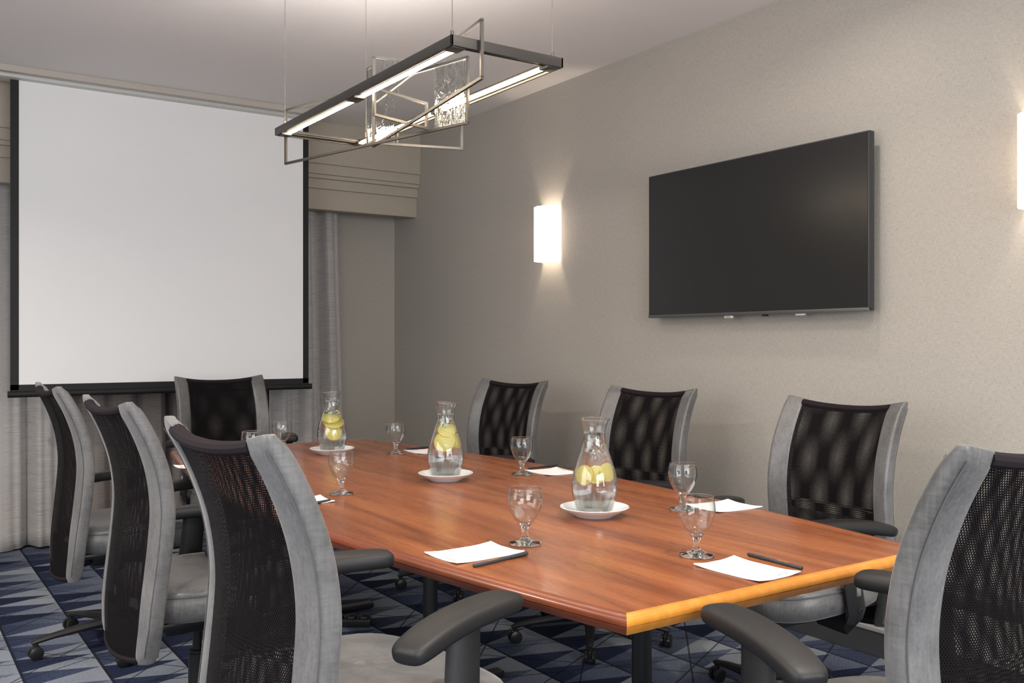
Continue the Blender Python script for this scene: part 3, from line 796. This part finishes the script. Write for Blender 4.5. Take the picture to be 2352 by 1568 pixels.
# ------------------------------------------------------------------ hanging light
FX, FY, FZ = 1.55, 2.99, 2.083
fx = thing('pendant_light', 'dark metal rectangular pendant light with glowing strips and glass panels over the table', 'pendant lamp', (FX, FY, FZ))
x0, x1, y0, y1 = 1.352-FX, 1.750-FX, 2.287-FY, 3.700-FY
bw, bh = .046, .030
def bar(xa, xb, ya, yb):
    m = MB(); m.box(xa, xb, ya, yb, .004, bh, bev=.0015); return m
def longbar(xo, s_):   # outer face at xo, body inward by s_
    a, c = sorted((xo, xo+s_*.007)); m = MB().box(a, c, y0, y1, 0, bh, bev=.001)
    a, c = sorted((xo+s_*.004, xo+s_*bw)); m.box(a, c, y0+.004, y1-.004, .010, .017, bev=.001)
    for k in (.014, .021, .028):
        a, c = sorted((xo+s_*k, xo+s_*(k+.002))); m.box(a, c, y0+.01, y1-.01, .006, .012)
    return m
longbar(x0, 1).build('long_bar', M['bronze'], fx); longbar(x1, -1).build('long_bar', M['bronze'], fx)
for yo, s_ in ((y0, 1), (y1, -1)):
    a, c = sorted((yo, yo+s_*.007)); m = MB().box(x0, x1, a, c, 0, bh, bev=.001)
    a, c = sorted((yo+s_*.004, yo+s_*bw)); m.box(x0+.004, x1-.004, a, c, .010, .017, bev=.001)
    for k in (.014, .024, .034):
        a, c = sorted((yo+s_*k, yo+s_*(k+.003))); m.box(x0+.010, x1-.010, a, c, .005, .012)
    m.build('short_bar', M['bronze'], fx)
for xo, s_ in ((x0, 1), (x1, -1)):
    for ya, yb in ((y0+.055, -.035), (.035, y1-.055)):
        a, c = sorted((xo+s_*.032, xo+s_*.044))
        MB().box(a, c, ya, yb, -.001, .0095, bev=.002).build('light_strip', M['led'], fx)
    a, c = sorted((xo+s_*.009, xo+s_*.027))
    MB().box(a, c, y0+.05, y1-.05, .017, .0215, bev=.001).build('top_light_strip', M['led_up'], fx)
    a, c = sorted((xo+s_*.009, xo+s_*.052))
    for ya, yb in ((y0+.008, y0+.055), (-.035, .035), (y1-.055, y1-.008)):
        MB().box(a, c, ya, yb, -.003, .009, bev=.001).build('strip_holder', M['bronze'], fx)
def W_(p): return (p[0]-FX, p[1]-FY, p[2]-FZ)
def loop(pa, pb, za, zb, r=.0045, mat='pewter'):
    a0, a1, b1, b0 = W_((*pa, za)), W_((*pa, zb)), W_((*pb, zb)), W_((*pb, za))
    m = MB()
    d = (Vector(b0)-Vector(a0)).normalized()*r
    for s_, e in ((a0, b0), (a1, b1)): m.tube([Vector(s_)-d, Vector(e)+d], r, 4)
    for s_, e in ((a0, a1), (b0, b1)): m.tube([s_, e], r, 4, up=tuple(d.normalized()))
    return m.build('wire_frame', M[mat], fx, 0)
loop((1.395, 3.69), (1.635, 2.66), 1.972, 2.190, mat='bronze')
loop((1.444, 2.272), (1.600, 3.300), 2.000, 2.166, mat='bronze')
loop((1.583, 3.262), (1.915, 3.160), 2.003, 2.332)
loop((1.414, 2.909), (1.661, 2.988), 2.018, 2.108)
loop((1.583, 3.268), (1.583, 3.318), 2.005, 2.300, .0035)
rods = MB()
pr_ = (1.672, 3.235)
rods.tube([W_((*pr_, 2.006)), W_((*pr_, 2.068))], .0045, 10).tube([W_((*pr_, 2.195)), W_((*pr_, 2.326))], .0045, 10)
rods.build('stem_rod', M['pewter'], fx)
def panel(pa, pb, za, zb, th=.006):
    a, b_ = Vector(pa), Vector(pb); d = (b_-a); n = Vector((-d.y, d.x)).normalized()*th/2
    L_ = d.length; m = MB(); ns, nz = 10, 24; rr = random.Random(int(za*1000)+int(L_*1000))
    fr, bk = [], []
    for j in range(nz+1):
        for i in range(ns+1):
            p = a+d*(i/ns); z = za+(zb-za)*j/nz
            e = rr.uniform(-.0012, .0012); e2 = rr.uniform(-.0012, .0012)
            fr.append(W_((p.x+n.x*(1+e/th), p.y+n.y*(1+e/th), z))); bk.append(W_((p.x-n.x*(1+e2/th), p.y-n.y*(1+e2/th), z)))
    N = len(fr); fs = []
    for j in range(nz):
        for i in range(ns):
            q = j*(ns+1)+i; fs += [(q, q+1, q+ns+2, q+ns+1), (N+q, N+q+ns+1, N+q+ns+2, N+q+1)]
    for i in range(ns): fs += [(i, N+i, N+i+1, i+1), (nz*(ns+1)+i, nz*(ns+1)+i+1, N+nz*(ns+1)+i+1, N+nz*(ns+1)+i)]
    for j in range(nz): q = j*(ns+1); w2 = q+ns; fs += [(q, q+ns+1, N+q+ns+1, N+q), (w2, N+w2, N+w2+ns+1, w2+ns+1)]
    m.add(fr+bk, fs).build('glass_panel', M['seeded'], fx, 80)
panel((1.590, 3.255), (1.655, 3.235), 2.008, 2.325)
panel((1.630, 2.672), (1.598, 2.812), 1.978, 2.184)
panel((1.583, 3.274), (1.583, 3.312), 2.010, 2.295)
cb = MB()
for i, (cx, cy) in enumerate(((x0+.02, y0+.03), (x1-.02, y0+.03), (x0+.02, y1-.06), (x1-.02, y1-.06))):
    MB().tube([(cx, cy, .05), (cx, cy, H-FZ-.012)], .0011, 6).build('hanging_cable', M['cable'], fx)
    MB().lathe([(.004, .015), (.0055, .017), (.0055, .050), (.003, .053)], 12, (cx, cy, 0)).build('cable_grip', M['pewter'], fx)
    MB().lathe([(.02, H-FZ-.008), (.022, H-FZ-.001), (.022, H-FZ)], 16, (cx, cy, 0)).build('ceiling_cup', M['white_paint'], fx)
